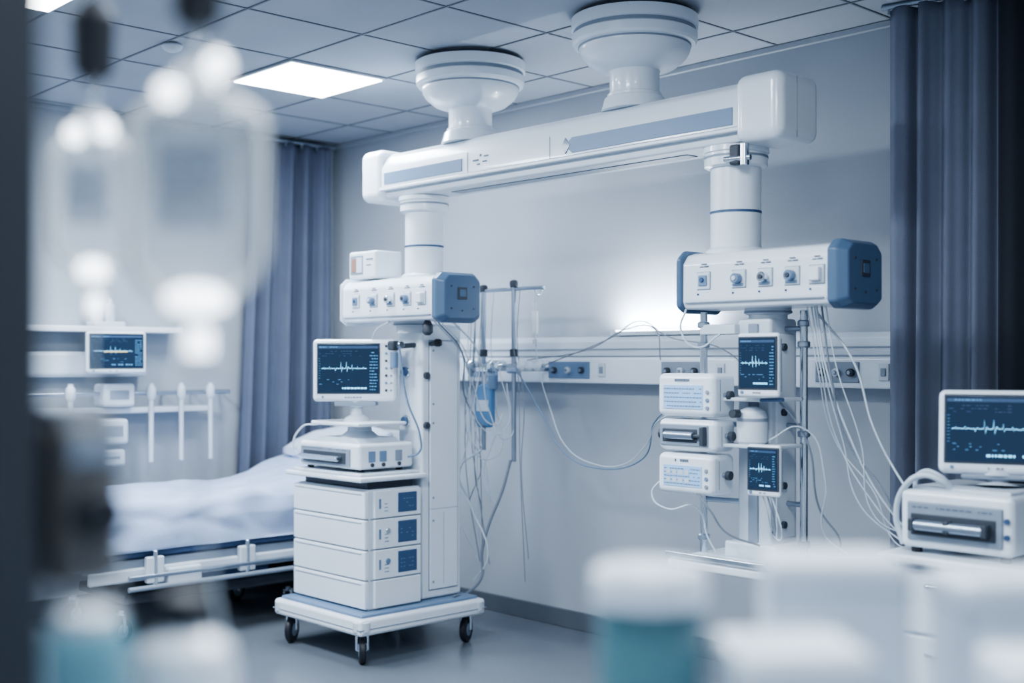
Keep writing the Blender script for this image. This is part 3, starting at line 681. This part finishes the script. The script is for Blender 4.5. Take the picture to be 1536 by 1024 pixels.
def ivbag(cx,cy,zt,w,h,ang,s=1):
    g=G('iv_bag',(cx,cy,zt),ang)
    me=bpy.data.meshes.new('bag'); bm=bmesh.new(); rings=[]; n=26; seg=36
    def hw(t):
        if t<.14: return w*.5*(.45+.55*math.sin(t/.14*math.pi/2))
        if t>.72: 
            k=(t-.72)/.28; return w*.5*math.sqrt(max(.05,1-k*k*.95))
        return w*.5
    for j in range(n+1):
        t=j/n; a=hw(t); th=.026*math.sin(math.pi*min(1,max(.03,t*.95+.03)))**.6+.002
        ring=[]
        for i in range(seg):
            u=2*math.pi*i/seg; ring.append(bm.verts.new((a*math.cos(u),th*math.sin(u)*abs(math.sin(u))**.3,-h*t)))
        rings.append(ring)
    for a,b in zip(rings,rings[1:]):
        for i in range(seg): bm.faces.new((a[i],a[(i+1)%seg],b[(i+1)%seg],b[i]))
    bm.faces.new(rings[0]); bm.faces.new(rings[-1]); bmesh.ops.recalc_face_normals(bm,faces=bm.faces); bm.to_mesh(me); bm.free()
    fin(me,g,'bag',BAG,sharp=None)
    pts=[(hw(j/n),0,-h*j/n) for j in range(n+1)]+[(-hw(j/n),0,-h*j/n) for j in range(n,-1,-1)]
    tube(g,'weld_seam',pts,.006,BAGE,False,True)
    lathe(g,'hanger_tab',(0,0,0),[(.014,.028),(.018,.02),(.018,-.005)],BAGE,20)
    box(g,'label',(-w*.25,-.030,-h*.66),(w*.30,-.026,-h*.22),BAGL,.002)
    rects(g,'label_print','-y',-.030,[(-w*.20,-h*(.30+.07*k),w*random.uniform(.0,.22),-h*(.295+.07*k)+.001) for k in range(4)],STRIPE,.001)
    lathe(g,'bottom_port_block',(0,0,-h),[(.010*s,-.010),(.026*s,-.007),(.030*s,.004),(.016*s,.014)],GLINT,24)  # emission stands in for the highlight along the bag bottom
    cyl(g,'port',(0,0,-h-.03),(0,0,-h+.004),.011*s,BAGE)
    cyl(g,'port_cap',(.002,0,-h-.050),(.002,0,-h-.026),.012*s,GLINT)  # cap glows to imitate a glint
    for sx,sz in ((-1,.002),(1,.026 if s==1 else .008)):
        lathe(g,'glint_stud',(sx*w*.19,-.012,sz),[(.002,-.012),(.009,-.008),(.012,0),(.009,.008),(.002,.012)],GLINT,16)  # added studs, glowing to imitate highlights at the bag top
    tube(g,'line',[(0,0,-h-.05),(.0,0,-h-.12),(.01,.01,-h-.25),(.03,.02,-h-.36)],.002,CABW)
ivbag(-1.004,.545,1.742,.120,.188,R(46))
ivbag(-1.309,.582,1.750,.088,.150,R(50),.6)
ang=R(46.8)
g=G('medication_cart',(0,0,0),ang)
box(g,'top',(-.35,.72,1.06),(.74,1.42,1.095),OFFW,.012)
box(g,'body',(-.33,.75,.16),(.71,1.39,1.06),WHITE,.015)
for k in range(4):
    box(g,'drawer',(-.31,1.385,.20+.21*k),(.69,1.405,.395+.21*k),OFFW,.008)
    cyl(g,'drawer_pull',(0,1.42,.34+.21*k),(.4,1.42,.34+.21*k),.008,CHROME)
for x in (-.27,.65):
    for y in (.81,1.33): caster(g,x,y,.06,.3)
g=G('disinfectant_bottle',(-.818,.360,1.097))
lathe(g,'bottle',(0,0,0),[(.026,0),(.029,.006),(.029,.200),(.026,.212),(.022,.218)],TEALL,32)
lathe(g,'cap',(0,0,0),[(.020,.214),(.022,.216),(.022,.226),(.018,.229)],WHITE,28)
g=G('saline_bottle',(-.868,.462,1.097))
lathe(g,'bottle',(0,0,0),[(.036,0),(.039,.006),(.039,.160),(.034,.178),(.020,.188),(.018,.194)],WHITE,32)
lathe(g,'cap',(0,0,0),[(.019,.192),(.020,.194),(.020,.216),(.016,.219)],DARK,28)
g=G('specimen_jar',(-.715,.845,1.097))
lathe(g,'jar',(0,0,0),[(.045,0),(.048,.006),(.048,.182),(.044,.188)],TEAL,36)
lathe(g,'lid',(0,0,0),[(.051,.182),(.053,.186),(.053,.208),(.047,.215)],WHITE,36)
def supply(loc,w,d,h,rz,m=WHITE):
    g=G('supply_box',loc,rz)
    box(g,'carton',(-w/2,-d/2,0),(w/2,d/2,h),m,.012,4)
    box(g,'lid_flap',(-w/2-.001,-d/2-.001,h-.033),(w/2+.001,d/2+.001,h-.03),GREYP,.001)
    rects(g,'label','-y',-d/2,[(-w*.3,h*.35,w*.1,h*.6)],STRIPE,.001)
supply((-.60,.900,1.097),.12,.11,.158,ang+.06)
supply((-.675,1.085,1.097),.14,.11,.205,ang-.08,OFFW)
supply((-.545,1.225,1.097),.15,.11,.185,ang+.05,OFFW)
supply((-.42,1.06,1.097),.14,.10,.15,ang)

# ---------------------------------------------------------------- recentre roots
for e in roots:
    ch=[c for c in e.children]
    lo=Vector((1e9,)*3); hi=Vector((-1e9,)*3)
    for c in ch:
        if c.type=='MESH': cs=[v.co for v in c.data.vertices]
        elif c.type=='CURVE':
            cs=[]
            for s in c.data.splines:
                cs+= [bp.co for bp in s.bezier_points] if s.type=='BEZIER' else [p.co.to_3d() for p in s.points]
        else: continue
        for v in cs:
            for k in range(3): lo[k]=min(lo[k],v[k]); hi[k]=max(hi[k],v[k])
    o=Vector(((lo.x+hi.x)/2,(lo.y+hi.y)/2,lo.z)); e.location=o
    for c in ch: c.location=Vector(c.location)-o

# ---------------------------------------------------------------- world, camera
w=bpy.data.worlds.new('world'); scene.world=w; w.use_nodes=True
bg=w.node_tree.nodes['Background']; bg.inputs[0].default_value=(.64,.77,.95,1); bg.inputs[1].default_value=.42
cam=bpy.data.cameras.new('camera'); co=bpy.data.objects.new('camera',cam); col.objects.link(co)
co.location=(0,0,1.5); co.rotation_euler=(R(90),0,R(46.8))
cam.sensor_width=36; cam.lens=42.19; cam.shift_y=.0182
cam.dof.use_dof=True; cam.dof.focus_distance=5.1; cam.dof.aperture_fstop=1.25
cam.clip_start=.05
scene.camera=co
scene.view_settings.view_transform='AgX'
scene.view_settings.look='AgX - Medium High Contrast'
scene.view_settings.exposure=0.56
